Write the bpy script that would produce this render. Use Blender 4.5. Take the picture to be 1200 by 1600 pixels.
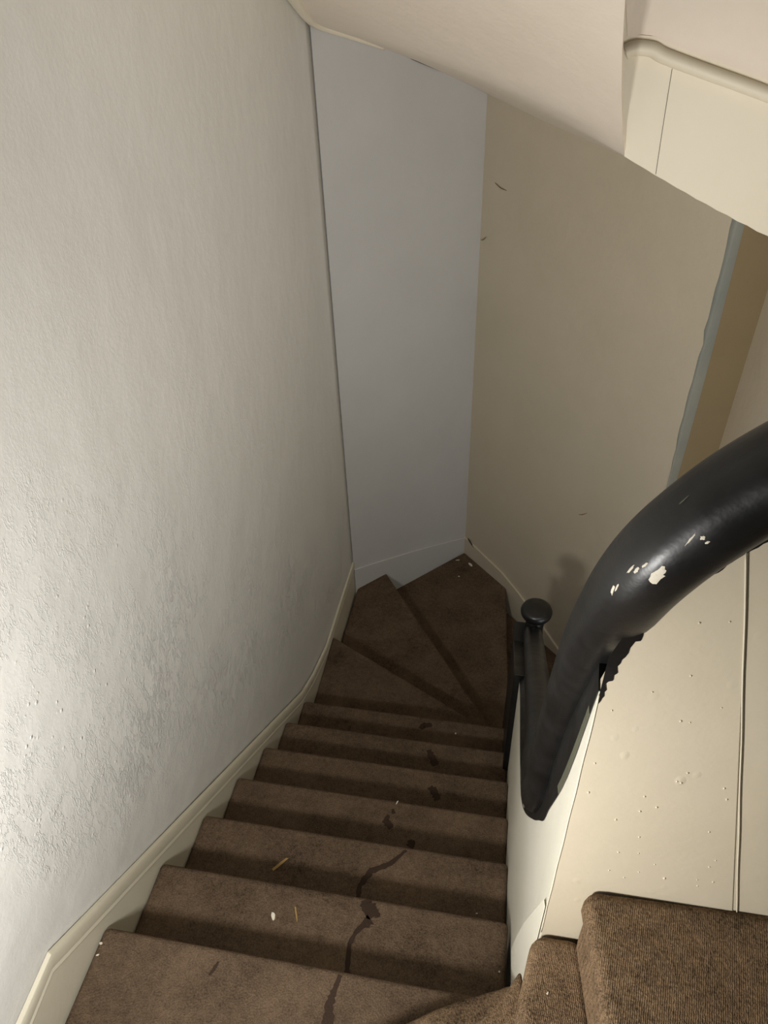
import bpy, bmesh, math, random
from mathutils import Vector, Matrix
from mathutils.bvhtree import BVHTree

# ------------------------------------------------------------------ camera, world, light, exposure
S = bpy.context.scene
COL = S.collection
for o in list(bpy.data.objects):
    bpy.data.objects.remove(o, do_unlink=True)

cd = bpy.data.cameras.new('camera')
cam = bpy.data.objects.new('camera', cd)
COL.objects.link(cam)
S.camera = cam
pitch, yaw, roll = 0.7048957, -0.2048995, -0.0418
fw = Vector((math.sin(yaw)*math.cos(pitch), math.cos(yaw)*math.cos(pitch), -math.sin(pitch)))
rt = Vector((math.cos(yaw), -math.sin(yaw), 0))
up = rt.cross(fw)
cr, sr = math.cos(roll), math.sin(roll)
rt2 = cr*rt + sr*up
up2 = -sr*rt + cr*up
M = Matrix((rt2, up2, -fw)).transposed().to_4x4()
M.translation = Vector((0.890, -0.643, 2.003))
cam.matrix_world = M
cd.sensor_fit = 'VERTICAL'
cd.sensor_height = 32.0
cd.lens = 32.0*1200/1600
cd.clip_start = 0.02

w = bpy.data.worlds.new('world')
S.world = w
w.use_nodes = True
w.node_tree.nodes['Background'].inputs[0].default_value = (0.95, 0.97, 1.0, 1)
w.node_tree.nodes['Background'].inputs[1].default_value = 0.04


def area(name, loc, target, size, power, color):
    l = bpy.data.lights.new(name, 'AREA')
    l.shape = 'RECTANGLE'
    l.size, l.size_y = size
    l.energy = power
    l.color = color
    o = bpy.data.objects.new(name, l)
    COL.objects.link(o)
    o.location = loc
    o.rotation_euler = (Vector(target)-Vector(loc)).to_track_quat('-Z', 'Y').to_euler()
    return o


# key light set by the direction of the nosing shadows, source unseen
area('key_light', (.45, -.72, 1.04), (.5, 1.5, .3), (.16, .16), 20.5, (1.0, 0.98, 0.945))
# weak fill light added high on the right, no such source seen
area('upper_fill_light', (1.5, -.6, 2.9), (.2, 1, 1), (.8, .8), 3, (1.0, 0.965, 0.91))
# fill light added behind the boarded balustrade to brighten the far walls
area('side_fill_light', (1.6, .3, .9), (.5, 2.9, 2.0), (.4, .6), 9.5, (1.0, 0.98, 0.95))
# added fill light low in the well, aimed up at the far walls
area('lower_fill_light', (1.75, .7, -.6), (.5, 2.9, 1.2), (.5, .7), 3.8, (.90, .95, 1.0))

S.view_settings.view_transform = 'Standard'
S.view_settings.look = 'None'
S.view_settings.gamma = 1
S.view_settings.exposure = 0.0
S.view_settings.use_curve_mapping = False

random.seed(4)


# ------------------------------------------------------------------ materials
def lin(c):
    return tuple((x/255/12.92 if x/255 <= .04045 else ((x/255+.055)/1.055)**2.4) for x in c)+(1,)


class NT:
    def __init__(s, name):
        s.m = bpy.data.materials.new(name)
        s.m.use_nodes = True
        s.t = s.m.node_tree
        s.b = s.t.nodes['Principled BSDF']
        s.tc = s.t.nodes.new('ShaderNodeTexCoord')

    def n(s, typ, **kw):
        x = s.t.nodes.new(typ)
        for k, v in kw.items():
            if hasattr(x, k) and not k[0].isupper():
                setattr(x, k, v)
            else:
                x.inputs[k].default_value = v
        return x

    def l(s, a, b):
        s.t.links.new(a, b)

    def noise(s, scale, detail=4, rough=.55, stretch=None, rot=None):
        x = s.n('ShaderNodeTexNoise')
        x.inputs['Scale'].default_value = scale
        x.inputs['Detail'].default_value = detail
        x.inputs['Roughness'].default_value = rough
        src = s.tc.outputs['Object']
        if stretch or rot:
            mp = s.n('ShaderNodeMapping')
            if stretch:
                mp.inputs['Scale'].default_value = stretch
            if rot:
                mp.inputs['Rotation'].default_value = rot
            s.l(src, mp.inputs['Vector'])
            src = mp.outputs['Vector']
        s.l(src, x.inputs['Vector'])
        return x.outputs['Fac']

    def ramp(s, fac, stops):
        r = s.n('ShaderNodeValToRGB')
        e = r.color_ramp.elements
        e[0].position, e[0].color = stops[0][0], stops[0][1]
        e[1].position, e[1].color = stops[-1][0], stops[-1][1]
        for p, c in stops[1:-1]:
            x = e.new(p)
            x.color = c
        s.l(fac, r.inputs['Fac'])
        return r.outputs['Color']

    def math(s, op, a, b):
        x = s.n('ShaderNodeMath', operation=op)
        for i, v in enumerate((a, b)):
            if isinstance(v, (int, float)):
                x.inputs[i].default_value = v
            else:
                s.l(v, x.inputs[i])
        return x.outputs[0]

    def bump(s, h, dist, strength=1.0):
        b = s.n('ShaderNodeBump')
        b.inputs['Strength'].default_value = strength
        b.inputs['Distance'].default_value = dist
        s.l(h, b.inputs['Height'])
        s.l(b.outputs['Normal'], s.b.inputs['Normal'])


def G(v):
    return (v, v, v, 1)


def paint(name, c1, c2, rough=.45, lumps=.0012, fine=.0004, blobs=0.0, blob_scale=60, spec=.5):
    t = NT(name)
    f = t.noise(2.3, 5, .6)
    t.l(t.ramp(f, [(.3, lin(c1)), (.7, lin(c2))]), t.b.inputs['Base Color'])
    t.b.inputs['Roughness'].default_value = rough
    t.b.inputs['Specular IOR Level'].default_value = spec
    h = t.math('MULTIPLY', t.noise(14, 4, .5), lumps)
    h = t.math('ADD', h, t.math('MULTIPLY', t.noise(130, 3, .5), fine))
    if blobs:
        v = t.n('ShaderNodeTexVoronoi')
        v.inputs['Scale'].default_value = blob_scale
        mp = t.n('ShaderNodeMapping')
        mp.inputs['Scale'].default_value = (1, 1, .6)
        t.l(t.tc.outputs['Object'], mp.inputs['Vector'])
        t.l(mp.outputs['Vector'], v.inputs['Vector'])
        bl = t.ramp(v.outputs['Distance'], [(.0, G(1)), (.22, G(0))])
        mask = t.ramp(t.noise(5.0, 3, .6), [(.52, G(0)), (.66, G(1))])
        h = t.math('ADD', h, t.math('MULTIPLY', t.math('MULTIPLY', bl, mask), blobs))
    t.bump(h, 1.0)
    return t.m


def wall_left_mat():
    t = NT('old_gloss_plaster')
    f = t.noise(1.7, 5, .6)
    base = t.ramp(f, [(.3, lin((224, 223, 218))), (.7, lin((230, 229, 224)))])
    t.l(base, t.b.inputs['Base Color'])
    t.b.inputs['Roughness'].default_value = .34
    t.b.inputs['Specular IOR Level'].default_value = .55
    # flaked lower layer under the gloss paint: patchy, elongated ridges
    mask = t.ramp(t.noise(2.2, 4, .6), [(.42, G(0)), (.60, G(1))])
    sep = t.n('ShaderNodeSeparateXYZ')
    t.l(t.tc.outputs['Object'], sep.inputs[0])
    # worn band follows the flight: strongest near z + 0.75 y ~ 0.75
    band = t.math('ADD', t.math('MULTIPLY', sep.outputs['Y'], .75), sep.outputs['Z'])
    bandm = t.ramp(t.math('MULTIPLY', band, .33), [(.06, G(0)), (.15, G(1)), (.33, G(.8)), (.48, G(.15)), (.75, G(.02))])
    mask = t.math('MULTIPLY', mask, bandm)
    n1 = t.noise(26, 6, .62, stretch=(1, 1.0, .42), rot=(.35, 0, 0))
    ridges = t.ramp(n1, [(.50, G(0)), (.535, G(1)), (.57, G(.25)), (.64, G(.9)), (.7, G(.3))])
    v = t.n('ShaderNodeTexVoronoi')
    v.inputs['Scale'].default_value = 48
    t.l(t.tc.outputs['Object'], v.inputs['Vector'])
    bl = t.ramp(v.outputs['Distance'], [(.0, G(1)), (.25, G(0))])
    sel = t.ramp(t.noise(17, 2, .5), [(.56, G(0)), (.62, G(1))])
    blm = t.math('MULTIPLY', t.math('MULTIPLY', bl, sel), bandm)
    h = t.math('MULTIPLY', t.noise(6, 3, .5), .006)
    h = t.math('ADD', h, t.math('MULTIPLY', t.math('MULTIPLY', ridges, mask), .0024))
    h = t.math('ADD', h, t.math('MULTIPLY', blm, .0030))
    fine = t.ramp(t.noise(58, 5, .65, stretch=(1, 1, .5), rot=(.3, 0, 0)), [(.5, G(0)), (.56, G(1)), (.62, G(0)), (.9, G(.2))])
    near = t.ramp(t.noise(3.1, 4, .65), [(.40, G(.08)), (.62, G(1))])
    h = t.math('ADD', h, t.math('MULTIPLY', t.math('MULTIPLY', t.math('MULTIPLY', fine, near), bandm), .0016))
    h = t.math('ADD', h, t.math('MULTIPLY', t.noise(110, 4, .6), .0006))
    t.bump(h, 1.0)
    return t.m


def carpet(name, dark, light, rib=False, scale=1.0, warm=None):
    t = NT(name)
    n = t.noise(230*scale, 3, .7)
    big = t.noise(6, 5, .65)
    mid = t.noise(55*scale, 3, .6)
    mix = t.math('ADD', t.math('MULTIPLY', n, .55), t.math('ADD', t.math('MULTIPLY', big, .42), t.math('MULTIPLY', mid, .25)))
    d = lin(dark)
    li = lin(light)
    m_ = tuple((a+b)/2 for a, b in zip(d, li))
    t.l(t.ramp(mix, [(.44, d), (.60, m_), (.78, li)]), t.b.inputs['Base Color'])
    t.b.inputs['Roughness'].default_value = .95
    t.b.inputs['Specular IOR Level'].default_value = .12
    h = t.math('MULTIPLY', n, .006)
    if rib:
        wv = t.n('ShaderNodeTexWave')
        wv.inputs['Scale'].default_value = 105
        wv.inputs['Distortion'].default_value = 3.5
        wv.inputs['Detail'].default_value = 2
        wv.inputs['Detail Scale'].default_value = 2
        mp = t.n('ShaderNodeMapping')
        mp.inputs['Rotation'].default_value = (0, 0, rib)
        t.l(t.tc.outputs['Object'], mp.inputs['Vector'])
        t.l(mp.outputs['Vector'], wv.inputs['Vector'])
        h = t.math('ADD', h, t.math('MULTIPLY', wv.outputs['Fac'], .0013))
    else:
        h = t.math('ADD', h, t.math('MULTIPLY', mid, .004))
    t.bump(h, 1.0)
    return t.m


def plain(name, c, rough=.6, spec=.4, nz=.0003, sc=60):
    t = NT(name)
    f = t.noise(9, 4, .6)
    a = lin(c)
    b = tuple(min(1, x*1.18) for x in a[:3])+(1,)
    t.l(t.ramp(f, [(.35, a), (.7, b)]), t.b.inputs['Base Color'])
    t.b.inputs['Roughness'].default_value = rough
    t.b.inputs['Specular IOR Level'].default_value = spec
    t.bump(t.math('MULTIPLY', t.noise(sc, 3, .5), nz), 1.0)
    return t.m


MWL = wall_left_mat()
MWB = paint('cool_white_paint', (198, 197, 195), (204, 203, 201), .6, .002, .0003)
MWC = paint('cream_wall_paint', (192, 181, 158), (199, 187, 166), .6, .003, .0004)
MWD = paint('recess_brown', (138, 121, 90), (144, 127, 96), .6, .002, .0003)  # recess toned browner and darker than the cream wall
MFIL = paint('grey_filler', (128, 132, 126), (150, 148, 136), .7, .003, .0008)
MSK = paint('cream_gloss_trim', (206, 199, 178), (212, 206, 186), .42, .001, .0004)
MBOARD = paint('cream_board_paint', (194, 183, 160), (200, 189, 167), .40, .0012, .0002, blobs=.0012, blob_scale=30)
MEND = paint('pale_cream_paint', (214, 209, 192), (220, 216, 201), .45, .0015, .0002)
MSOF = paint('ceiling_cream_paint', (240, 226, 208), (244, 231, 214), .55, .003, .0003)
MSTR = paint('string_cream_paint', (232, 222, 199), (236, 226, 205), .5, .0015, .0003)
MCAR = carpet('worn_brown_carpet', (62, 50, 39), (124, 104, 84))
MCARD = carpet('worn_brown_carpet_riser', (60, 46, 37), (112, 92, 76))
MRIB1 = carpet('ribbed_brown_carpet', (58, 46, 33), (150, 124, 96), rib=.15)
MSTAIN = plain('dark_wet_stain', (52, 39, 29), .8, .2, .002, 200)
MBLACK = NT('black_gloss_paint')
_f = MBLACK.noise(16, 5, .65)
MBLACK.l(MBLACK.ramp(_f, [(.35, lin((14, 14, 14))), (.75, lin((27, 27, 27)))]), MBLACK.b.inputs['Base Color'])
MBLACK.l(MBLACK.ramp(MBLACK.noise(9, 4, .6), [(.3, G(.30)), (.75, G(.46))]), MBLACK.b.inputs['Roughness'])
MBLACK.bump(MBLACK.math('ADD', MBLACK.math('MULTIPLY', MBLACK.noise(20, 4, .5), .0008), MBLACK.math('MULTIPLY', MBLACK.noise(160, 2, .5), .00012)), 1.0)
MBLACK = MBLACK.m
MCHIP = plain('white_paint_chip', (214, 206, 188), .6)
MWORN = plain('worn_grey_paint', (84, 84, 70), .55, .4, .001, 40)
MWOOD = plain('straw', (150, 122, 72), .8)
MGAP = plain('dark_joint', (70, 62, 48), .9)


# ------------------------------------------------------------------ mesh helpers
def link(name, bm, mat, parent=None, smooth=False, bevel=0, segs=2, ang=35):
    bmesh.ops.recalc_face_normals(bm, faces=bm.faces)
    me = bpy.data.meshes.new(name)
    bm.to_mesh(me)
    bm.free()
    o = bpy.data.objects.new(name, me)
    COL.objects.link(o)
    me.materials.append(mat)
    if smooth:
        for p in me.polygons:
            p.use_smooth = True
    if bevel:
        b = o.modifiers.new('bevel', 'BEVEL')
        b.width = bevel
        b.segments = segs
        b.limit_method = 'ANGLE'
        b.angle_limit = math.radians(ang)
        for p in me.polygons:
            p.use_smooth = True
        o.modifiers.new('wn', 'WEIGHTED_NORMAL')
    if parent:
        o.parent = parent
        o.matrix_parent_inverse = Matrix.Translation(-Vector(parent.location))
    return o


def thing(name, label, cat, loc=(0, 0, 0), group=None):
    o = bpy.data.objects.new(name, None)
    o.empty_display_size = .05
    COL.objects.link(o)
    o.location = loc
    return tag(o, label, cat, group)


def tag(o, label, cat, group=None):
    o['label'] = label
    o['category'] = cat
    if group:
        o['group'] = group
    return o


def struct(o, label=None):
    o['kind'] = 'structure'
    if label:
        o['label'] = label
    return o


def prism(poly, z0, z1, bm=None):
    """plan polygon extruded vertically (z may be per-vertex lists)"""
    bm = bm or bmesh.new()
    n = len(poly)
    z0 = z0 if isinstance(z0, (list, tuple)) else [z0]*n
    z1 = z1 if isinstance(z1, (list, tuple)) else [z1]*n
    a = [bm.verts.new((p[0], p[1], z0[i])) for i, p in enumerate(poly)]
    b = [bm.verts.new((p[0], p[1], z1[i])) for i, p in enumerate(poly)]
    bm.faces.new(a[::-1])
    bm.faces.new(b)
    for i in range(n):
        j = (i+1) % n
        bm.faces.new((a[i], a[j], b[j], b[i]))
    return bm


def extr(pts, off, bm=None):
    """3D polygon extruded along a vector"""
    bm = bm or bmesh.new()
    off = Vector(off)
    a = [bm.verts.new(p) for p in pts]
    b = [bm.verts.new(Vector(p)+off) for p in pts]
    n = len(pts)
    bm.faces.new(a[::-1])
    bm.faces.new(b)
    for i in range(n):
        j = (i+1) % n
        bm.faces.new((a[i], a[j], b[j], b[i]))
    return bm


def wall_seg(A, B, z0, z1, th, bm=None):
    """wall between plan points A, B; thickness goes to the right of A->B (away from the stair)"""
    A, B = Vector(A), Vector(B)
    d = (B-A).normalized()
    n = Vector((d.y, -d.x))*-th
    return prism([A, B, B+n, A+n], z0, z1, bm)


def sweep(path, section, bm=None, upv=Vector((0, 0, 1)), closed_sec=True, caps=True):
    """sweep a 2D section (side, up) along a polyline keeping 'upv' as reference"""
    bm = bm or bmesh.new()
    path = [Vector(p) for p in path]
    rings = []
    for i, p in enumerate(path):
        t = (path[min(i+1, len(path)-1)]-path[max(i-1, 0)]).normalized()
        s = t.cross(upv).normalized()
        u = s.cross(t).normalized()
        rings.append([bm.verts.new(p+s*a+u*b) for a, b in section])
    m = len(section)
    for r0, r1 in zip(rings, rings[1:]):
        for k in range(m):
            j = (k+1) % m
            bm.faces.new((r0[k], r0[j], r1[j], r1[k]))
    if caps:
        bm.faces.new(rings[0][::-1])
        bm.faces.new(rings[-1])
    return bm


# ------------------------------------------------------------------ dimensions (metres)
R_, G_ = .190, .252           # rise, going
W_ = 1.0                       # flight width
CL = (0.0, 2.65)               # left / far corner
CF = (0.636, 3.305)            # far corner between the cool wall and the cream wall
CR = (1.620, 2.315)            # right end of the cream wall
NEW = (1.065, 1.70)            # newel
ZB, ZT = -3.2, 3.6

# ------------------------------------------------------------------ walls
bm = bmesh.new()
ny, nz = 90, 120
y0, y1 = -1.9, 2.65
grid = []
rnd = random.Random(2)
ph = [rnd.uniform(0, 6.28) for _ in range(8)]
for i in range(ny+1):
    row = []
    y = y0+(y1-y0)*i/ny
    for j in range(nz+1):
        z = ZB+(ZT-ZB)*j/nz
        edge = min(1, (y1-y)/.15)
        d = (.006*math.sin(1.7*y+ph[0])*math.sin(1.3*z+ph[1]) + .003*math.sin(4.1*y+ph[2]+.8*z)*math.sin(3.7*z+ph[3]) - .006)*edge
        row.append(bm.verts.new((d-.004, y, z)))
    grid.append(row)
for i in range(ny):
    for j in range(nz):
        bm.faces.new((grid[i][j], grid[i+1][j], grid[i+1][j+1], grid[i][j+1]))
for (i0, sgn) in ((0, 1), (ny, -1)):
    pass
# closing body behind the plaster skin
back = [bm.verts.new(v) for v in ((-.15, y0, ZB), (-.15, y1, ZB), (-.15, y1, ZT), (-.15, y0, ZT))]
bm.faces.new(back)
bm.faces.new([r[0] for r in grid]+[back[1], back[0]])
bm.faces.new([r[nz] for r in grid]+[back[2], back[3]])
bm.faces.new(grid[0]+[back[3], back[0]])
bm.faces.new(grid[ny]+[back[2], back[1]])
wl = struct(link('wall_left', bm, MWL, smooth=False), 'glossy off-white lumpy plaster wall on the left')
for p in wl.data.polygons:
    p.use_smooth = p.area < .05

struct(link('wall_far', wall_seg(CL, CF, ZB, ZT, .12), MWB), 'cool white narrow wall at the far left corner')
struct(link('wall_right', wall_seg(CF, CR, ZB, ZT, .12), MWC), 'dull cream wall to the right of the far corner')
# recess and return wall beyond the cream wall
RC = (1.815, 2.398)
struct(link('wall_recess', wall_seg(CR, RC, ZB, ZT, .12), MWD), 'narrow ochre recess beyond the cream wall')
struct(link('wall_far_right', wall_seg(RC, (1.93, 1.5), ZB, ZT, .12), MWC), 'cream wall at the right end beyond the recess')
struct(link('wall_near_right', wall_seg((1.93, 1.5), (1.98, -1.9), ZB, ZT, .12), MWC), 'cream wall of the landing on the right')
# filler strip down the arris of the cream wall
bm = bmesh.new()
rnd = random.Random(9)
nn = 60
e = Vector((CR[0]-CF[0], CR[1]-CF[1])).normalized()
nrm = Vector((-e.y*-1, e.x*-1))
nrm = Vector((e.y, -e.x))
q = Vector((RC[0]-CR[0], RC[1]-CR[1])).normalized()
rows = []
for i in range(nn+1):
    z = -2.0+(1.45+2.0)*i/nn
    wa = .012+.006*math.sin(z*7)+rnd.uniform(-.003, .003)+(.012 if z > .5 else 0)
    wb = .035+.006*math.sin(z*3+1)
    c = Vector(CR)
    inn = Vector((-.707, -.707))
    p0 = c-e*wa+inn*.0005
    p1 = c-e*wa*.3+inn*.006
    p2 = c+q*.006+inn*.006
    p3 = c+q*wb+Vector((q.y, -q.x))*.001
    rows.append([bm.verts.new((p.x, p.y, z)) for p in (p0, p1, p2, p3)])
for a, b in zip(rows, rows[1:]):
    for k in range(3):
        bm.faces.new((a[k], a[k+1], b[k+1], b[k]))
struct(link('trim_1', bm, MFIL, smooth=True), 'grey filler strip down the edge of the cream wall')

struct(link('floor', prism([(-.15, -2), (2.1, -2), (2.1, 3.6), (-.15, 3.6)], ZB-.1, ZB), MCARD), 'floor of the storey below')

# ------------------------------------------------------------------ skirtings
# left skirting board: face 1 mm into the stair, bottom hidden behind the carpet
TOPL = [(-1.6, .30), (-.60, .20), (-.28, .160), (-.155, .172), (.26, -.150), (.68, -.475), (1.1, -.800), (1.485, -1.10), (1.68, -1.20), (1.95, -1.290), (2.3, -1.305), (2.645, -1.325)]
poly = [(0.0-.014, y, z) for y, z in TOPL]+[(-.014, y, z-.62) for y, z in TOPL[::-1]]
sk = struct(link('baseboard_left', extr(poly, (.014, 0, 0)), MSK, bevel=.003), 'cream skirting board stepping down the left wall')
# two-part cap moulding: flat fillet and a quirk with a dark joint below
capsec = [(-.003, -.024), (.008, -.024), (.010, -.019), (.007, -.010), (.009, -.004), (.010, .016), (.006, .026), (-.003, .031)]
bm = sweep([(-.002, y, z+.012) for y, z in TOPL], [(a, b) for a, b in capsec])
struct(link('trim_2', bm, MSK, smooth=False, bevel=.0015), 'moulded cap on the left skirting board')
bm = sweep([(-.0005, y, z-.014) for y, z in TOPL], [(0, -.0012), (.0018, -.0012), (.0018, .0012), (0, .0012)])
g_ = link('joint_line', bm, MGAP, sk)


def skirting(name, A, B, z0a, z0b, za, zb, th, label, mat, cap=True, mids=()):
    A, B = Vector(A), Vector(B)
    d = (B-A).normalized()
    n = Vector((d.y, -d.x))*th      # into the stair
    pts = [(A.x, A.y, za)]+[(A.x+(B.x-A.x)*t, A.y+(B.y-A.y)*t, z) for t, z in mids]+[(B.x, B.y, zb), (B.x, B.y, z0b), (A.x, A.y, z0a)]
    o = struct(link(name, extr(pts, (n.x, n.y, 0)), mat, bevel=.004), label)
    return o


skirting('baseboard_far', CL, CF, -2.0, -2.0, -1.345, -1.580, .012, 'cool white skirting board along the far wall', MWB,
         mids=((.2, -1.385), (.6, -1.475)))
skirting('baseboard_right', CF, CR, -2.4, -2.9, -1.575, -2.06, .016, 'cream skirting board descending along the cream wall', MWC,
         mids=((.28, -1.61), (.40, -1.66), (.62, -1.80)))

# ------------------------------------------------------------------ lower staircase
stair = thing('staircase', 'brown carpeted winding staircase descending between the left wall and the boarded balustrade', 'staircase')


def tread(poly, z, mat=MCAR, th=.035, nose=.016):
    o = link('tread', prism(poly, z-th, z), mat, stair, bevel=nose, segs=4, ang=60)
    return o


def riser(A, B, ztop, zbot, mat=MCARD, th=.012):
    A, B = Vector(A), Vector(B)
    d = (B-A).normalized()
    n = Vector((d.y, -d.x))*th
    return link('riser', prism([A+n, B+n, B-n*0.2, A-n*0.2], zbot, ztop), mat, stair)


TR = {}
OV = .022
for k in range(2, 8):       # straight flight; k-th tread has its nosing at (k-1)*going
    z = -(k-1)*R_
    ya, yb = (k-2)*G_-.03, (k-1)*G_
    TR[k] = tread([(0.002, ya), (W_, ya), (W_, yb), (0.002, yb)], z)
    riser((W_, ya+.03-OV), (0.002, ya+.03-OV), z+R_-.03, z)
# first tread, widening into the upper winders
TR[1] = tread([(0.002, -.85), (W_*.8, -.40), (W_+.02, -.02), (W_, 0.0), (0.002, 0.0)], 0.0)
N8a, N8b = (0.002, 2.085), (1.01, 1.56)
N9a, N9b = (0.165, 2.823), (1.02, 1.62)
N10a, N10b = (0.944, 2.985), (1.04, 1.66)
N11a, N11b = (1.300, 2.625), (1.12, 1.68)
N12a, N12b = (1.615, 2.30), (1.16, 1.66)
e9 = (0.012, 2.665)
TR[8] = tread([(0.002, 1.49), (W_, 1.49), (1.0, 1.55), N8b, N8a], -7*R_)
TR[9] = tread([(0.002, 2.05), (.9, 1.58), (1.01, 1.54), N9b, N9a, e9], -8*R_)
TR[10] = tread([(N9a[0]-.03, N9a[1]-.04), (.98, 1.58), (1.06, 1.6), N10b, N10a, (.636, 3.285), (.16, 2.805)], -9*R_)
TR[11] = tread([(N10a[0]-.05, N10a[1]+.02), (1.0, 1.68), (1.12, 1.62), N11b, N11a], -10*R_)
TR[12] = tread([(N11a[0]-.05, N11a[1]+.02), (1.08, 1.68), (1.16, 1.6), N12b, N12a], -11*R_)
tread([(N12a[0]-.05, N12a[1]), (1.1, 1.66), (1.1, 1.0), (1.93, 1.0), (1.90, 1.9), (1.8, 2.38)], -12*R_)
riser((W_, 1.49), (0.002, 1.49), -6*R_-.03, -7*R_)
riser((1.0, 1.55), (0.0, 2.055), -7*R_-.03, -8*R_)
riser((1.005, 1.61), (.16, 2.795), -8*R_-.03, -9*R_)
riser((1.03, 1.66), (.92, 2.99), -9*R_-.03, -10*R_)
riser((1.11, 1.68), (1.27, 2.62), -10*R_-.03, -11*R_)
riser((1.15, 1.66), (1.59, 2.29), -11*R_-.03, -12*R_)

# ------------------------------------------------------------------ upper winders (nearest the camera)
def curvepoly(pts):
    return pts


# nosing lines
U1 = [(1.0, -.020), (.97, -.037), (.923, -.057), (.85, -.092), (.774, -.139), (.5, -.30), (0.002, -.60)]
U2 = [(1.0, -.060), (.983, -.090), (.955, -.130), (.922, -.170), (.80, -.36), (.55, -.80), (.30, -1.25)]
U3 = [(1.006, -.068), (.999, -.10), (.990, -.15), (.981, -.213), (.94, -.50), (.90, -.90), (.86, -1.4)]
U4 = [(1.070, -.064), (1.066, -.085), (1.076, -.15), (1.090, -.245), (1.13, -.55), (1.20, -1.0), (1.26, -1.4)]
TRU = {}


def utread(nose, rest, z):
    return tread(nose+rest, z, MRIB1, th=.06, nose=.022)


TRU[1] = utread(U1, [(0.002, -1.7), (.25, -1.7), (.55, -.9), (.80, -.42), (1.0, -.12)], R_)
TRU[2] = utread(U2, [(.2, -1.7), (.86, -1.7), (.93, -.6), (1.02, -.16)], 2*R_)
TRU[3] = utread(U3, [(.84, -1.7), (1.3, -1.7), (1.2, -.8), (1.12, -.3), (1.09, -.066)], 3*R_)
TRU[4] = utread(U4, [(1.26, -1.7), (1.96, -1.7), (1.93, -.3), (1.45, -.052), (1.30, -.056)], 4*R_)


def urisers(line, z):
    bm = bmesh.new()
    off = []
    L = [Vector(p) for p in line]
    for i, p in enumerate(L):
        t = (L[min(i+1, len(L)-1)]-L[max(i-1, 0)]).normalized()
        n = Vector((t.y, -t.x))
        # inward = towards the tread body
        off.append(n)
    body = [p+n*-.012*SG for p, n in zip(L, off)]
    a = [bm.verts.new((p.x, p.y, z-R_)) for p in body]
    b = [bm.verts.new((p.x, p.y, z-.055)) for p in body]
    c = [bm.verts.new((p.x-n.x*.01*SG, p.y-n.y*.01*SG, z-.055)) for p, n in zip(body, off)]
    d = [bm.verts.new((p.x-n.x*.01*SG, p.y-n.y*.01*SG, z-R_)) for p, n in zip(body, off)]
    for i in range(len(a)-1):
        bm.faces.new((a[i], a[i+1], b[i+1], b[i]))
        bm.faces.new((b[i], b[i+1], c[i+1], c[i]))
        bm.faces.new((c[i], c[i+1], d[i+1], d[i]))
    return link('riser', bm, MRIB1, stair, smooth=True)


SG = 1
for line, z in ((U1, R_), (U2, 2*R_), (U3, 3*R_), (U4, 4*R_)):
    urisers(line, z)


# stains on the treads: irregular dark patches
def ribbon(pts, widths, z, parent, seed=0, mat=MSTAIN, h=.0008):
    r = random.Random(seed)
    P = [Vector(p) for p in pts]
    # resample
    Q, Wd = [], []
    for i in range(len(P)-1):
        for s in range(6):
            t = s/6
            Q.append(P[i].lerp(P[i+1], t))
            Wd.append(widths[i]*(1-t)+widths[i+1]*t)
    Q.append(P[-1])
    Wd.append(widths[-1])
    Lf, Rt = [], []
    for i, p in enumerate(Q):
        t = (Q[min(i+1, len(Q)-1)]-Q[max(i-1, 0)]).normalized()
        n = Vector((-t.y, t.x))
        Lf.append(p+n*Wd[i]*r.uniform(.7, 1.25)/2)
        Rt.append(p-n*Wd[i]*r.uniform(.7, 1.25)/2)
    bm = bmesh.new()
    a = [bm.verts.new((p.x, p.y, z+h)) for p in Lf]
    b = [bm.verts.new((p.x, p.y, z+h)) for p in Rt]
    for i in range(len(a)-1):
        bm.faces.new((a[i], a[i+1], b[i+1], b[i]))
    return link('stain', bm, mat, parent)


def stain(k, pts, widths, seed):
    ribbon(pts, widths, -(k-1)*R_, stair, seed)


stain(1, [(.602, -.12), (.596, -.075), (.600, -.045), (.607, -.012)], [.030, .020, .014, .012], 1)
stain(2, [(.596, .055), (.588, .126), (.600, .160), (.632, .195)], [.014, .012, .013, .028], 2)
stain(2, [(.655, .208), (.632, .216), (.612, .232), (.606, .243)], [.008, .040, .034, .020], 3)
stain(3, [(.560, .315), (.558, .360), (.584, .407), (.639, .440), (.681, .490)], [.014, .016, .020, .014, .010], 4)
stain(4, [(.672, .592), (.680, .608), (.690, .612)], [.022, .030, .012], 5)
stain(4, [(.594, .720), (.600, .703)], [.010, .014], 6)
stain(4, [(.582, .695), (.578, .672), (.600, .648)], [.012, .026, .022], 7)
stain(5, [(.700, .935), (.720, .915), (.738, .885)], [.024, .034, .026], 8)
stain(6, [(.660, 1.215), (.672, 1.185), (.700, 1.145)], [.020, .034, .030], 9)
stain(7, [(.640, 1.47), (.600, 1.46), (.590, 1.44)], [.02, .03, .02], 10)
stain(1, [(.300, -.064), (.306, -.050), (.312, -.032)], [.006, .009, .006], 11)

# ------------------------------------------------------------------ balustrade and spine
bal = thing('balustrade', 'cream boarded balustrade wrapping the right side of the stair under a black handrail', 'balustrade')

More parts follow.
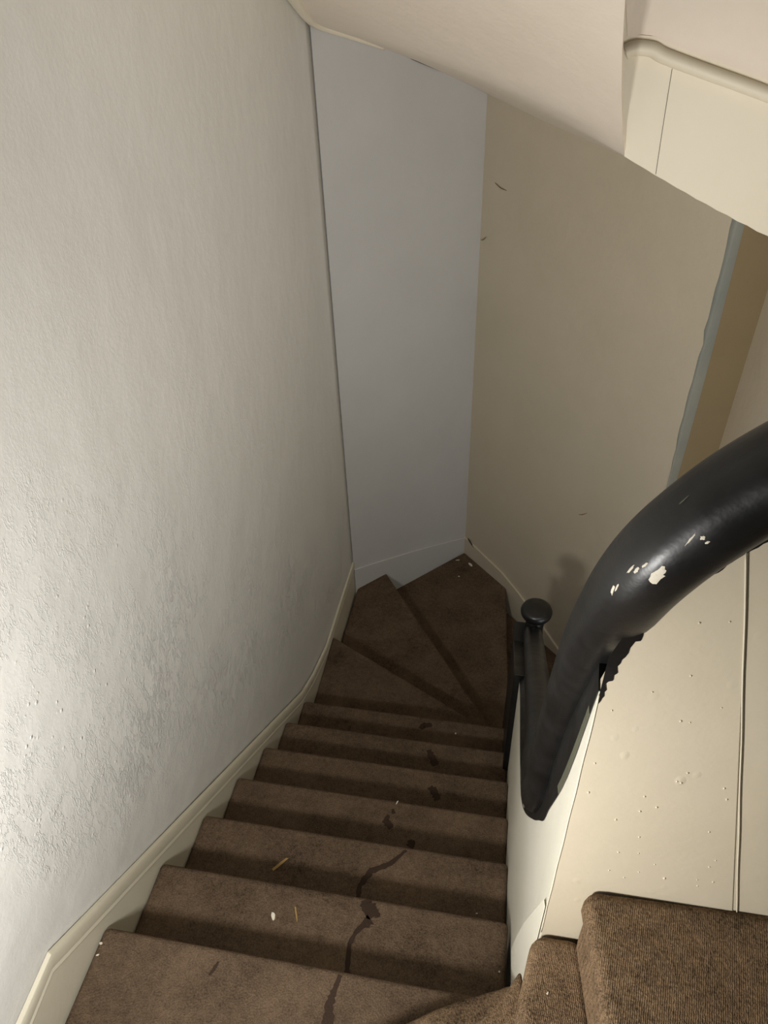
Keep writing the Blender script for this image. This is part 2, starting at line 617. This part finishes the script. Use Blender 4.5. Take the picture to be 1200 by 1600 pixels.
# handrail path: up the lower flight, then steeply round the end of the balustrade
HR = [((1.060, 1.70, -.660), .040), ((1.058, 1.50, -.515), .042), ((1.054, 1.2, -.290), .043), ((1.050, .9, -.070), .044), ((1.045, .65, .115), .044),
      ((1.034, .46, .240), .044), ((1.028, .35, .330), .043), ((1.023, .280, .420), .042), ((1.021, .236, .540), .041),
      ((1.020, .215, .650), .040), ((1.020, .193, .760), .039), ((1.020, .150, .920), .039), ((1.020, .095, 1.073), .040), ((1.021, .036, 1.223), .042),
      ((1.024, -.014, 1.337), .042), ((1.032, -.045, 1.419), .0425), ((1.048, -.061, 1.479), .043), ((1.073, -.066, 1.527), .043), ((1.103, -.069, 1.570), .043),
      ((1.146, -.077, 1.620), .043), ((1.22, -.09, 1.69), .043), ((1.32, -.10, 1.78), .043)]


def catmull(P, n=8):
    out = []
    for i in range(len(P)-1):
        p0, p1, p2, p3 = P[max(i-1, 0)], P[i], P[i+1], P[min(i+2, len(P)-1)]
        for s in range(n):
            t = s/n
            out.append(tuple(.5*((2*b)+(-a+c)*t+(2*a-5*b+4*c-d)*t*t+(-a+3*b-3*c+d)*t**3) for a, b, c, d in zip(p0, p1, p2, p3)))
    out.append(tuple(P[-1]))
    return out


HRP = catmull([tuple(p)+(r,) for p, r in HR])


def rail_frames():
    P = [Vector(p[:3]) for p in HRP]
    T = [(P[min(i+1, len(P)-1)]-P[max(i-1, 0)]).normalized() for i in range(len(P))]
    u = Vector((0, 0, 1))
    fr = []
    for i, p in enumerate(P):
        t = T[i]
        u = (u-t*u.dot(t)).normalized()
        s = t.cross(u).normalized()
        fr.append((p, t, s, u, HRP[i][3]))
    return fr


FR = rail_frames()


def rail_pt(i, a, lift=0.0):
    """surface point of the handrail at frame i and angle a (0 = side, pi/2 = top)"""
    i = max(0, min(len(FR)-1.001, i))
    i0 = int(i)
    f = i-i0
    p0, t0, s0, u0, r0 = FR[i0]
    p1, t1, s1, u1, r1 = FR[min(i0+1, len(FR)-1)]
    p, s, u, r = p0.lerp(p1, f), s0.lerp(s1, f), u0.lerp(u1, f), r0*(1-f)+r1*f
    c, sn = math.cos(a), math.sin(a)
    e = 2.35
    k = (abs(c)**e+abs(sn)**e)**(-1/e)
    rr = r*k*(1.0 if sn > 0 else .96)+lift
    return p+s*(c*rr)+u*(sn*rr)


bm = bmesh.new()
NA = 40
rings = [[bm.verts.new(rail_pt(i, 2*math.pi*k/NA)) for k in range(NA)] for i in range(len(FR))]
for r0, r1 in zip(rings, rings[1:]):
    for k in range(NA):
        j = (k+1) % NA
        bm.faces.new((r0[k], r0[j], r1[j], r1[k]))
bm.faces.new(rings[0])
bm.faces.new(rings[-1])
rail = link('handrail', bm, MBLACK, bal, smooth=True)
rail['label'] = 'thick black gloss painted handrail with chipped paint'

def rail_patch(name, pts, mat, lift=.0005, rad=None):
    """small flat patch that follows the rail surface; pts are (frame, angle)"""
    bm = bmesh.new()
    ci = sum(p[0] for p in pts)/len(pts)
    ca = sum(p[1] for p in pts)/len(pts)
    c = bm.verts.new(rail_pt(ci, ca, lift*1.6))
    m = [bm.verts.new(rail_pt((i+ci)/2, (a_+ca)/2, lift*1.5)) for i, a_ in pts]
    v = [bm.verts.new(rail_pt(i, a_, lift)) for i, a_ in pts]
    w_ = [bm.verts.new(rail_pt(i, a_, -lift)) for i, a_ in pts]
    n = len(v)
    for k in range(n):
        j = (k+1) % n
        bm.faces.new((c, m[k], m[j]))
        bm.faces.new((m[k], v[k], v[j], m[j]))
        bm.faces.new((v[k], w_[k], w_[j], v[j]))
    return link(name, bm, mat, rail)


def blob(ci, ca, li, la, seed, tilt=0.0, mat=None, n=12, rough=.3):
    r = random.Random(seed)
    pts = []
    for k in range(n):
        t = 2*math.pi*k/n
        q_ = 1+r.uniform(-rough, rough)
        x, y = li*math.cos(t)*q_, la*math.sin(t)*q_
        pts.append((ci+x*math.cos(tilt)-y*math.sin(tilt)*8, ca+x*math.sin(tilt)/8+y*math.cos(tilt)))
    return rail_patch('paint_chip', pts, mat or MCHIP)


blob(128.6, 5.12, 1.0, .13, 1, .35)
blob(129.8, 5.17, .7, .09, 2, .2)
blob(122.4, 5.585, .9, .035, 3, .5)
blob(123.4, 5.56, .7, .025, 4, .3)
blob(127.0, 5.62, .8, .022, 5, .1)
blob(127.6, 5.52, .5, .04, 6, .1)
blob(129.0, 5.48, .6, .03, 7, -.1)
blob(136.0, 5.32, 1.1, .020, 8, .25)
blob(137.3, 5.20, .35, .05, 9, .1)
blob(137.2, 5.06, .3, .03, 10, 0)
blob(138.0, 6.10, .9, .014, 11, .15, MWORN)

# spine panel along the lower flight: left face 1.0 -> 1.018 at the near end, follows the rail above
def rail_yz():
    return [(p[0].y, p[0].z) for p in FR if p[0].y < 1.7]


top = []
for p_, t_, s_, u_, r_ in FR:
    nrm2 = Vector((t_.z, -t_.y))          # (y, z) normal pointing below / in front of the rail
    if nrm2.length < 1e-4 or p_.y > 1.65:
        continue
    nrm2.normalize()
    qy, qz = p_.y-abs(nrm2.x)*(.030+.012*abs(nrm2.x)), p_.z-abs(nrm2.y)*.030
    if qz < 1.20 and p_.z < 1.30 and (not top or qy < top[-1][0]-.002):
        top.append((qy, qz))
PE = 1.17
BD = [(PE, -.335), (1.006, -.215), (.671, -.035), (.453, .110), (.343, .225), (.215, .430), (.155, .540), (.110, .625), (.085, .710),
      (.052, .804), (.028, .875), (.005, .952), (-.008, 1.005), (-.021, 1.060), (-.036, 1.135), (-.048, 1.195), (-.060, 1.250)]
BM_ = [(-.06, .10), (.0, -.3), (.3, -.75), (PE, -1.25)]


def interp(tab, x):
    tab = sorted(tab)
    for (x0, v0), (x1, v1) in zip(tab, tab[1:]):
        if x <= x1:
            return v0+(v1-v0)*max(0, (x-x0))/(x1-x0)
    return tab[-1][1]


def xl(y):
    t = max(0, min(1, (.45-y)/.43))
    return 1.0+.018*t


bm = bmesh.new()
ys = sorted(set([q_[0] for q_ in BD]+[q_[0] for q_ in BM_]+[-.061]+[-.06+i*.03 for i in range(40)]+[PE]))
cols = []
for y in ys:
    zt, zb_ = interp(BD, y), interp(BM_, y)
    cols.append([bm.verts.new((xl(y), y, zt)), bm.verts.new((xl(y), y, zb_)), bm.verts.new((xl(y)+.035, y, zb_)), bm.verts.new((xl(y)+.035, y, zt))])
for c0, c1 in zip(cols, cols[1:]):
    for k in range(4):
        j = (k+1) % 4
        bm.faces.new((c0[k], c0[j], c1[j], c1[k]))
bm.faces.new(cols[0])
bm.faces.new(cols[-1])
pan = link('spine_panel', bm, MEND, bal)
pan['label'] = 'pale cream side panel under the lower handrail'
tb = [q_ for q_ in top if q_[0] >= PE-.02]
pb = [(1.72, -1.9), (1.72, tb[0][1]+.02)]+tb+[(PE, -1.22)]
bp_ = link('black_side_panel', extr([(.978, y, z) for y, z in pb], (.05, 0, 0)), MBLACK, bal, bevel=.003)
# painted fillet that ties the rail to the top edge of the panel
def fillet(name, f0, f1, t0, t1, mat, parent, off=0.0):
    pts = []
    FI = [17, 21, 31, 40, 48, 52, 56, 60, 66, 74, 80, 86, 90, 93, 97, 101, 106]
    dense = catmull([(y, z, i) for (y, z), i in zip(BD, FI)], 5)
    dense = dense[int(f0*(len(dense)-1)):int(f1*(len(dense)-1))+1]
    bm = bmesh.new()
    rows = []
    for y, z, fi in dense:
        best = int(round(fi))
        A1 = Vector((xl(y)-.0012, y, z))
        A2 = Vector((xl(y)+.036, y, z))
        Cc = FR[best][0]
        rows.append([bm.verts.new(A1.lerp(Cc, t0)+Vector((-off, -off, 0))), bm.verts.new(A1.lerp(Cc, (t0+t1)/2)+Vector((-off, -off, 0))), bm.verts.new(A1.lerp(Cc, t1)+Vector((-off, -off, 0))), bm.verts.new(A2.lerp(Cc, t1)), bm.verts.new(A2.lerp(Cc, t0))])
    for a_, b_ in zip(rows, rows[1:]):
        for k in range(5):
            j = (k+1) % 5
            bm.faces.new((a_[k], a_[j], b_[j], b_[k]))
    bm.faces.new(rows[0])
    bm.faces.new(rows[-1])
    return link(name, bm, mat, parent, smooth=False)


fil = fillet('rail_fillet', 0.0, 1.0, 0.0, .9, MBLACK, rail)
fillet('worn_strip', .60, .93, 0.01, .16, MWORN, fil, .0006)
# curved lap of plaster low on the spine end
bm = bmesh.new()
lap = [(1.0, .105, .02), (1.0, .06, .22), (1.004, .03, .36), (1.010, -.005, .50), (1.014, -.05, .66), (1.0165, -.0615, .66), (1.016, -.0615, .3), (1.012, -.05, .10), (1.006, .02, .0)]
bm = extr(lap, (-.0015, 0, 0))
link('plaster_lap', bm, MEND, pan, bevel=.001)

# front boards (face the camera) at y = -0.06
def ytop(x):
    pts = [(1.018, 1.250), (1.03, 1.306), (1.044, 1.363), (1.068, 1.412), (1.092, 1.455), (1.134, 1.52), (1.22, 1.60), (1.34, 1.71), (1.7, 2.03)]
    for (x0, z0), (x1, z1) in zip(pts, pts[1:]):
        if x <= x1:
            return z0+(z1-z0)*(x-x0)/(x1-x0)
    return pts[-1][1]


SB, STP = (1.303, .70), (1.119, 1.50)     # leaning joint between the boards
left = [(1.0195, .30), SB[:1]+(.30,), SB, STP]+[(x, ytop(x)) for x in (1.092, 1.068, 1.044, 1.03)]+[(1.0195, 1.25)]
fb = link('board_panel', extr([(x, -.062, z) for x, z in left], (0, .02, 0)), MBOARD, bal, bevel=.002)
fb['label'] = 'cream painted board with drips facing the landing'
right = [(1.30, .30), (1.95, .30), (1.95, 2.2), (1.34, ytop(1.34)), (1.134, ytop(1.134)), (1.115, 1.49), (1.299, .70)]
link('board_panel', extr([(x, -.0605, z) for x, z in right], (0, .02, 0)), MBOARD, bal, bevel=.002)
# paint build-up along the two board joints
bm = sweep([(1.304+(1.119-1.304)*t+.0003*math.sin(t*23), -.0625, .72+(1.49-.72)*t) for t in [i/40 for i in range(41)]],
           [(.0009*math.cos(a), .0009*math.sin(a)) for a in [k*math.pi/4 for k in range(8)]], upv=Vector((0, 1, 0)))
link('paint_ridge', bm, MSK, fb, smooth=True)
bm = sweep([(1.019+.0003*math.sin(t*30), -.0625, .56+(1.245-.56)*t) for t in [i/40 for i in range(41)]],
           [(.0009*math.cos(a), .0009*math.sin(a)) for a in [k*math.pi/4 for k in range(8)]], upv=Vector((0, 1, 0)))
link('paint_ridge', bm, MSK, fb, smooth=True)
# dried paint drops on the board
rd = random.Random(12)
bm = bmesh.new()
for i in range(34):
    z = rd.uniform(.80, 1.40)
    x1 = 1.303+(1.119-1.303)*(z-.7)/.8
    x = rd.uniform(1.03, max(1.04, x1-.01))
    if z > ytop(x)-.06:
        continue
    r = rd.uniform(.0010, .0020)
    m = Matrix.Translation((x, -.0622, z)) @ Matrix.Diagonal((r, r*.8, r*rd.uniform(1, 1.8), 1))
    bmesh.ops.create_icosphere(bm, subdivisions=2, radius=1, matrix=m)
o = link('paint_drops', bm, MBOARD, fb, smooth=True)
o['kind'] = 'stuff'
# messy black paint edge where the rail meets the boards
rd = random.Random(5)
edge = [(1.016, 1.215), (1.020, 1.262), (1.032, 1.315), (1.046, 1.368), (1.068, 1.415), (1.092, 1.455), (1.118, 1.490), (1.15, 1.528)]
lo = []
for (x0, z0), (x1, z1) in zip(edge, edge[1:]):
    for s in range(8):
        t = s/8
        lo.append((x0+(x1-x0)*t, z0+(z1-z0)*t))
bm = bmesh.new()
vs = []
lo = lo[3:]
for i, (x, z) in enumerate(lo):
    amp = .006 if i < 26 else .002
    d = amp*rd.random()**2
    vs.append((bm.verts.new((x+.001+d*.8, -.0632, z-.001-d)), bm.verts.new((max(1.0185, x-.012), -.0632, z+.006))))
for a, b in zip(vs, vs[1:]):
    bm.faces.new((a[0], b[0], b[1], a[1]))
link('black_paint_edge', bm, MBLACK, fb)

# newel post with a turned cap
bm = bmesh.new()
prof = [(.0, -2.9), (.036, -2.9), (.036, -1.75), (.040, -1.70), (.036, -1.62), (.034, -.72), (.039, -.70), (.042, -.67), (.038, -.64), (.040, -.60), (.040, -.55), (0, -.55)]


def lathe(prof, cx, cy, n=32):
    bm = bmesh.new()
    rings = []
    for r, z in prof:
        if r == 0:
            rings.append([bm.verts.new((cx, cy, z))])
        else:
            rings.append([bm.verts.new((cx+r*math.cos(2*math.pi*k/n), cy+r*math.sin(2*math.pi*k/n), z)) for k in range(n)])
    for a, b in zip(rings, rings[1:]):
        for k in range(n):
            j = (k+1) % n
            if len(a) == 1:
                bm.faces.new((a[0], b[k], b[j]))
            elif len(b) == 1:
                bm.faces.new((a[k], a[j], b[0]))
            else:
                bm.faces.new((a[k], a[j], b[j], b[k]))
    return bm


np_ = link('newel_post', lathe(prof, *NEW), MBLACK, bal, smooth=True)
np_['label'] = 'black painted newel post at the foot of the flight'
cap = [(0, -.565), (.040, -.565), (.058, -.552), (.067, -.535), (.069, -.520), (.064, -.507), (.054, -.500), (.042, -.498), (.030, -.494), (.014, -.491), (0, -.490)]
link('newel_cap', lathe(cap, *NEW), MBLACK, np_, smooth=True)

# ------------------------------------------------------------------ stair of the storey above
ups = thing('upper_staircase', 'cream painted underside and string of the flight overhead at the top of the photo', 'staircase')
outer = [(0.0, .9, 2.62), (0.0, 1.5, 2.15), (0.0, 2.10, 1.82), (0.0, 2.43, 1.655), (0.004, 2.60, 1.56), (0.03, 2.68, 1.525), (0.15, 2.805, 1.464), (0.35, 3.01, 1.35),
         (.50, 3.165, 1.255), (.636, 3.30, 1.165), (.903, 3.035, 1.115), (1.227, 2.711, 1.069)]
inner = [(1.01, .9, 2.20), (1.05, 1.5, 1.765), (1.075, 1.66, 1.615), (1.10, 1.78, 1.49), (1.12, 1.86, 1.405), (1.13, 1.90, 1.36), (1.14, 1.925, 1.33), (1.148, 1.945, 1.30),
         (1.15, 1.948, 1.29), (1.151, 1.95, 1.284), (1.152, 1.952, 1.282), (1.156, 1.955, 1.281)]
outer.insert(0, (0.0, -.2, 3.45))
inner.insert(0, (1.0, -.2, 3.03))
bm = bmesh.new()
NS = 14
rows = []
for oo, ii in zip(outer, inner):
    O, I = Vector(oo), Vector(ii)
    rows.append([bm.verts.new(O.lerp(I, s/NS)+Vector((0, 0, .018*math.sin(math.pi*s/NS)))) for s in range(NS+1)])
for a, b in zip(rows, rows[1:]):
    for s in range(NS):
        bm.faces.new((a[s], a[s+1], b[s+1], b[s]))
g = bmesh.ops.extrude_face_region(bm, geom=bm.faces[:])
bmesh.ops.translate(bm, verts=[v for v in g['geom'] if isinstance(v, bmesh.types.BMVert)], vec=(0, 0, .02))
sof = link('soffit', bm, MSOF, ups, smooth=True)
md = sof.modifiers.new('e', 'EDGE_SPLIT')
md.split_angle = math.radians(50)
sof['label'] = 'smooth cream soffit sloping down to the far corner'
# plaster cove and cracked joint between soffit and wall
cv = [(0.006, 2.10, 1.82), (0.006, 2.43, 1.655), (0.010, 2.58, 1.575), (0.035, 2.675, 1.528), (0.14, 2.785, 1.470), (0.24, 2.885, 1.415)]
cvp = catmull([p for p in cv], 6)
bm = bmesh.new()
rows = []
for i, p in enumerate(cvp):
    t = i/(len(cvp)-1)
    r = .030*(1-t)+.006
    P = Vector(p)
    T = (Vector(cvp[min(i+1, len(cvp)-1)])-Vector(cvp[max(i-1, 0)])).normalized()
    s = T.cross(Vector((0, 0, 1))).normalized()
    u = s.cross(T).normalized()
    rows.append([bm.verts.new(P+s*r*math.cos(a)*.8+u*r*math.sin(a)) for a in [k*math.pi/5 for k in range(10)]])
for a, b in zip(rows, rows[1:]):
    for k in range(10):
        j = (k+1) % 10
        bm.faces.new((a[k], a[j], b[j], b[k]))
bm.faces.new(rows[0])
bm.faces.new(rows[-1])
link('plaster_cove', bm, MSTR, ups, smooth=True)


def crack(pts, r, mat, parent, name='crack'):
    p = catmull(pts, 5)
    bm = bmesh.new()
    rows = []
    n = len(p)
    for i, q_ in enumerate(p):
        rr = r*math.sin(math.pi*(i+.3)/(n-.4))+.0003
        P = Vector(q_)
        T = (Vector(p[min(i+1, n-1)])-Vector(p[max(i-1, 0)])).normalized()
        s = T.cross(Vector((0, 0, 1))).normalized()
        u = s.cross(T).normalized()
        rows.append([bm.verts.new(P+s*rr*math.cos(a)+u*rr*math.sin(a)) for a in [k*math.pi/3 for k in range(6)]])
    for a, b in zip(rows, rows[1:]):
        for k in range(6):
            bm.faces.new((a[k], a[(k+1) % 6], b[(k+1) % 6], b[k]))
    bm.faces.new(rows[0])
    bm.faces.new(rows[-1])
    return link(name, bm, mat, parent, smooth=True)

crack([(0.02, 2.625, 1.585), (0.09, 2.735, 1.522), (0.19, 2.84, 1.468), (0.255, 2.905, 1.428)], .006, MGAP, ups)
crack([(0.0, 2.45, 1.70), (0.022, 2.56, 1.635), (0.09, 2.70, 1.560), (0.20, 2.82, 1.485)], .004, MGAP, ups)
crack([(0.33, 2.985, 1.362), (0.39, 3.045, 1.328), (0.45, 3.105, 1.290)], .003, MGAP, ups)


# string board of the flight along the far side (vertical face towards the camera, y = 1.95)
YS = 1.95
def zb(x):
    return 1.281+(1.050-1.281)*(x-1.151)/(1.631-1.151)-.006*math.sin((x-1.15)*6.5)
xs = [1.151+i*(1.97-1.151)/24 for i in range(25)]
poly = [(x, YS, zb(x)+.0016*math.sin(x*90)) for x in xs]+[(1.97, YS, 3.0), (1.02, YS, 3.0), (1.00, YS, 1.95), (1.02, YS, 1.60), (1.10, YS, 1.44), (1.135, YS, 1.35)]
bmx = extr(poly, (0, .035, 0))
st = link('string_board', bmx, MSTR, ups, bevel=.002)
st['label'] = 'cream string board with a rounded bead'
# bead moulding
bead = catmull([(1.108, YS-.004, 1.562), (1.135, YS-.004, 1.572), (1.180, YS-.004, 1.568), (1.215, YS-.004, 1.552), (1.32, YS-.004, 1.518), (1.50, YS-.004, 1.462), (1.72, YS-.004, 1.388), (1.95, YS-.004, 1.31)], 6)
bm = sweep(bead, [(.026*math.cos(a), .020*math.sin(a)) for a in [k*math.pi/8 for k in range(16)]])
link('bead_moulding', bm, MSTR, st, smooth=True)
# fascia standing proud above the bead, shades the quirk
poly = [(x, YS-.0, z+.032) for x, _, z in bead[6:]]+[(1.96, YS, 2.95), (1.10, YS, 2.95), (1.085, YS, 1.70), (1.107, YS, 1.60), (1.135, YS, 1.598), (1.175, YS, 1.600)]
link('fascia_board', extr(poly, (0, -.003, 0)), MSOF, ups, bevel=.001)
# vertical joint in the string
bm = sweep([(1.2445, YS-.0005, 1.52), (1.246, YS-.0005, 1.46), (1.249, YS-.0005, 1.36), (1.2525, YS-.0005, 1.27), (1.254, YS-.0005, zb(1.254)+.004)], [(.0008*math.cos(a), .0008*math.sin(a)) for a in [k*math.pi/3 for k in range(6)]], upv=Vector((0, 1, 0)))
link('board_joint', bm, MGAP, st)
crack([(.655, 3.262, -1.555), (.675, 3.245, -1.575), (.705, 3.215, -1.60)], .006, MGAP, bpy.data.objects['baseboard_right'], 'scuff')
MSCR = plain('brown_scratch', (128, 100, 78), .8)
wr = bpy.data.objects['wall_right']
for a_, b_ in (((.696, 3.240, .794), (.759, 3.177, .777)), ((.640, 3.296, .49), (.668, 3.268, .518)), ((1.284, 2.652, -.749), (1.323, 2.613, -.700))):
    A_, B_ = Vector(a_), Vector(b_)
    crack([A_, A_.lerp(B_, .5)+Vector((0, 0, -.006)), B_], .0022, MSCR, wr, 'scratch')
# underside of that flight, from the string to the walls
bm = bmesh.new()
ps = [(1.154, 1.96, 1.30), (1.40, 1.96, 1.185), (1.65, 1.96, 1.065), (1.95, 1.96, .93)]
qs = [(1.227, 2.70, 1.12), (1.50, 2.43, 1.03), (1.66, 2.33, .99), (1.86, 2.30, .90)]
a = [bm.verts.new(p) for p in ps]
b = [bm.verts.new(p) for p in qs]
for i in range(3):
    bm.faces.new((a[i], a[i+1], b[i+1], b[i]))
g = bmesh.ops.extrude_face_region(bm, geom=bm.faces[:])
bmesh.ops.translate(bm, verts=[v for v in g['geom'] if isinstance(v, bmesh.types.BMVert)], vec=(0, 0, .10))
link('soffit', bm, MSOF, ups)

# ------------------------------------------------------------------ debris
def chip(name, label, cat, x, y, z, l, w_, h, ang, mat, seed, group=None):
    r = random.Random(seed)
    n = 9
    bm = bmesh.new()
    pts = []
    for k in range(n):
        a = 2*math.pi*k/n
        rr = r.uniform(.75, 1.1)
        px, py = math.cos(a)*l/2*rr, math.sin(a)*w_/2*rr
        pts.append((px*math.cos(ang)-py*math.sin(ang), px*math.sin(ang)+py*math.cos(ang), 0))
    extr(pts, (0, 0, h), bm)
    for v in bm.verts:
        if v.co.z > 0:
            v.co.x *= .85
            v.co.y *= .85
            v.co.z *= r.uniform(.8, 1.25)
    o = link(name, bm, mat)
    o.location = (x, y, z+.0006)
    return tag(o, label, cat, group or 'paint flakes on the carpet')


chip('paint_flake', 'largest white paint flake, left part of the second tread from the bottom', 'paint flake', .367, .160, -.19, .026, .012, .004, 1.9, MCHIP, 1)
chip('paint_flake', 'round white paint fleck at the left end of the nearest straight tread', 'paint flake', .012, -.041, 0, .008, .007, .003, .2, MCHIP, 2)
chip('paint_flake', 'small dull fleck just nearer than the round white one by the left skirting', 'paint flake', .016, -.067, 0, .010, .004, .002, .6, MCHIP, 3)
chip('paint_flake', 'white paint flake lying against the far corner on the dark winder tread', 'paint flake', .690, 3.165, -9*R_, .050, .018, .004, -.85, MCHIP, 4)
chip('paint_flake', 'thin pale fleck left of the flake in the far corner of the winder', 'paint flake', .598, 3.195, -9*R_, .030, .007, .002, .3, MCHIP, 5)
chip('paint_flake', 'tiny pale dot in the middle of the far winder tread', 'paint flake', .623, 3.039, -9*R_, .012, .009, .003, 0, MCHIP, 6)
chip('paint_flake', 'small pale splinter near the front edge of the middle tread, above the stain', 'paint flake', .605, .747, -3*R_, .020, .005, .002, 1.2, MCHIP, 7)
chip('paint_flake', 'tiny fleck on the narrow tread nearest the winders', 'paint flake', .756, 1.44, -6*R_, .009, .008, .003, .5, MCHIP, 8)
chip('paint_flake', 'tiny white fleck on the ribbed carpet of the upper winder', 'paint flake', 1.031, -.161, 3*R_, .005, .003, .002, 1.2, MCHIP, 9)
chip('paint_flake', 'tiny fleck at the right end of the third tread, by the cream panel', 'paint flake', .916, .336, -2*R_, .007, .003, .002, .1, MCHIP, 10)
chip('paint_flake', 'tiny white dot on the second tread beside the foot of the cream panel', 'paint flake', .983, .124, -.19, .005, .005, .002, .1, MCHIP, 11)


def straw(label, x0, y0, x1, y1, z, w_):
    L = math.hypot(x1-x0, y1-y0)
    a = math.atan2(y1-y0, x1-x0)
    bm = prism([(-L/2, -w_/2), (-L*.1, -w_*.6), (L/2, -w_*.3), (L*.42, w_*.4), (L*.05, w_*.55), (-L*.47, w_*.5)], 0, .0022)
    o = link('straw', bm, MWOOD, bevel=.0004)
    o.location = ((x0+x1)/2, (y0+y1)/2, z+.0006)
    o.rotation_euler = (0, 0, a)
    return tag(o, label, 'straw', 'bits of straw on the treads')


straw('pale splinter of straw lying slanted on the third tread from the bottom', .280, .360, .318, .406, -2*R_, .008)
straw('thin upright straw right of the large white flake on the second tread', .420, .194, .436, .156, -R_, .004)
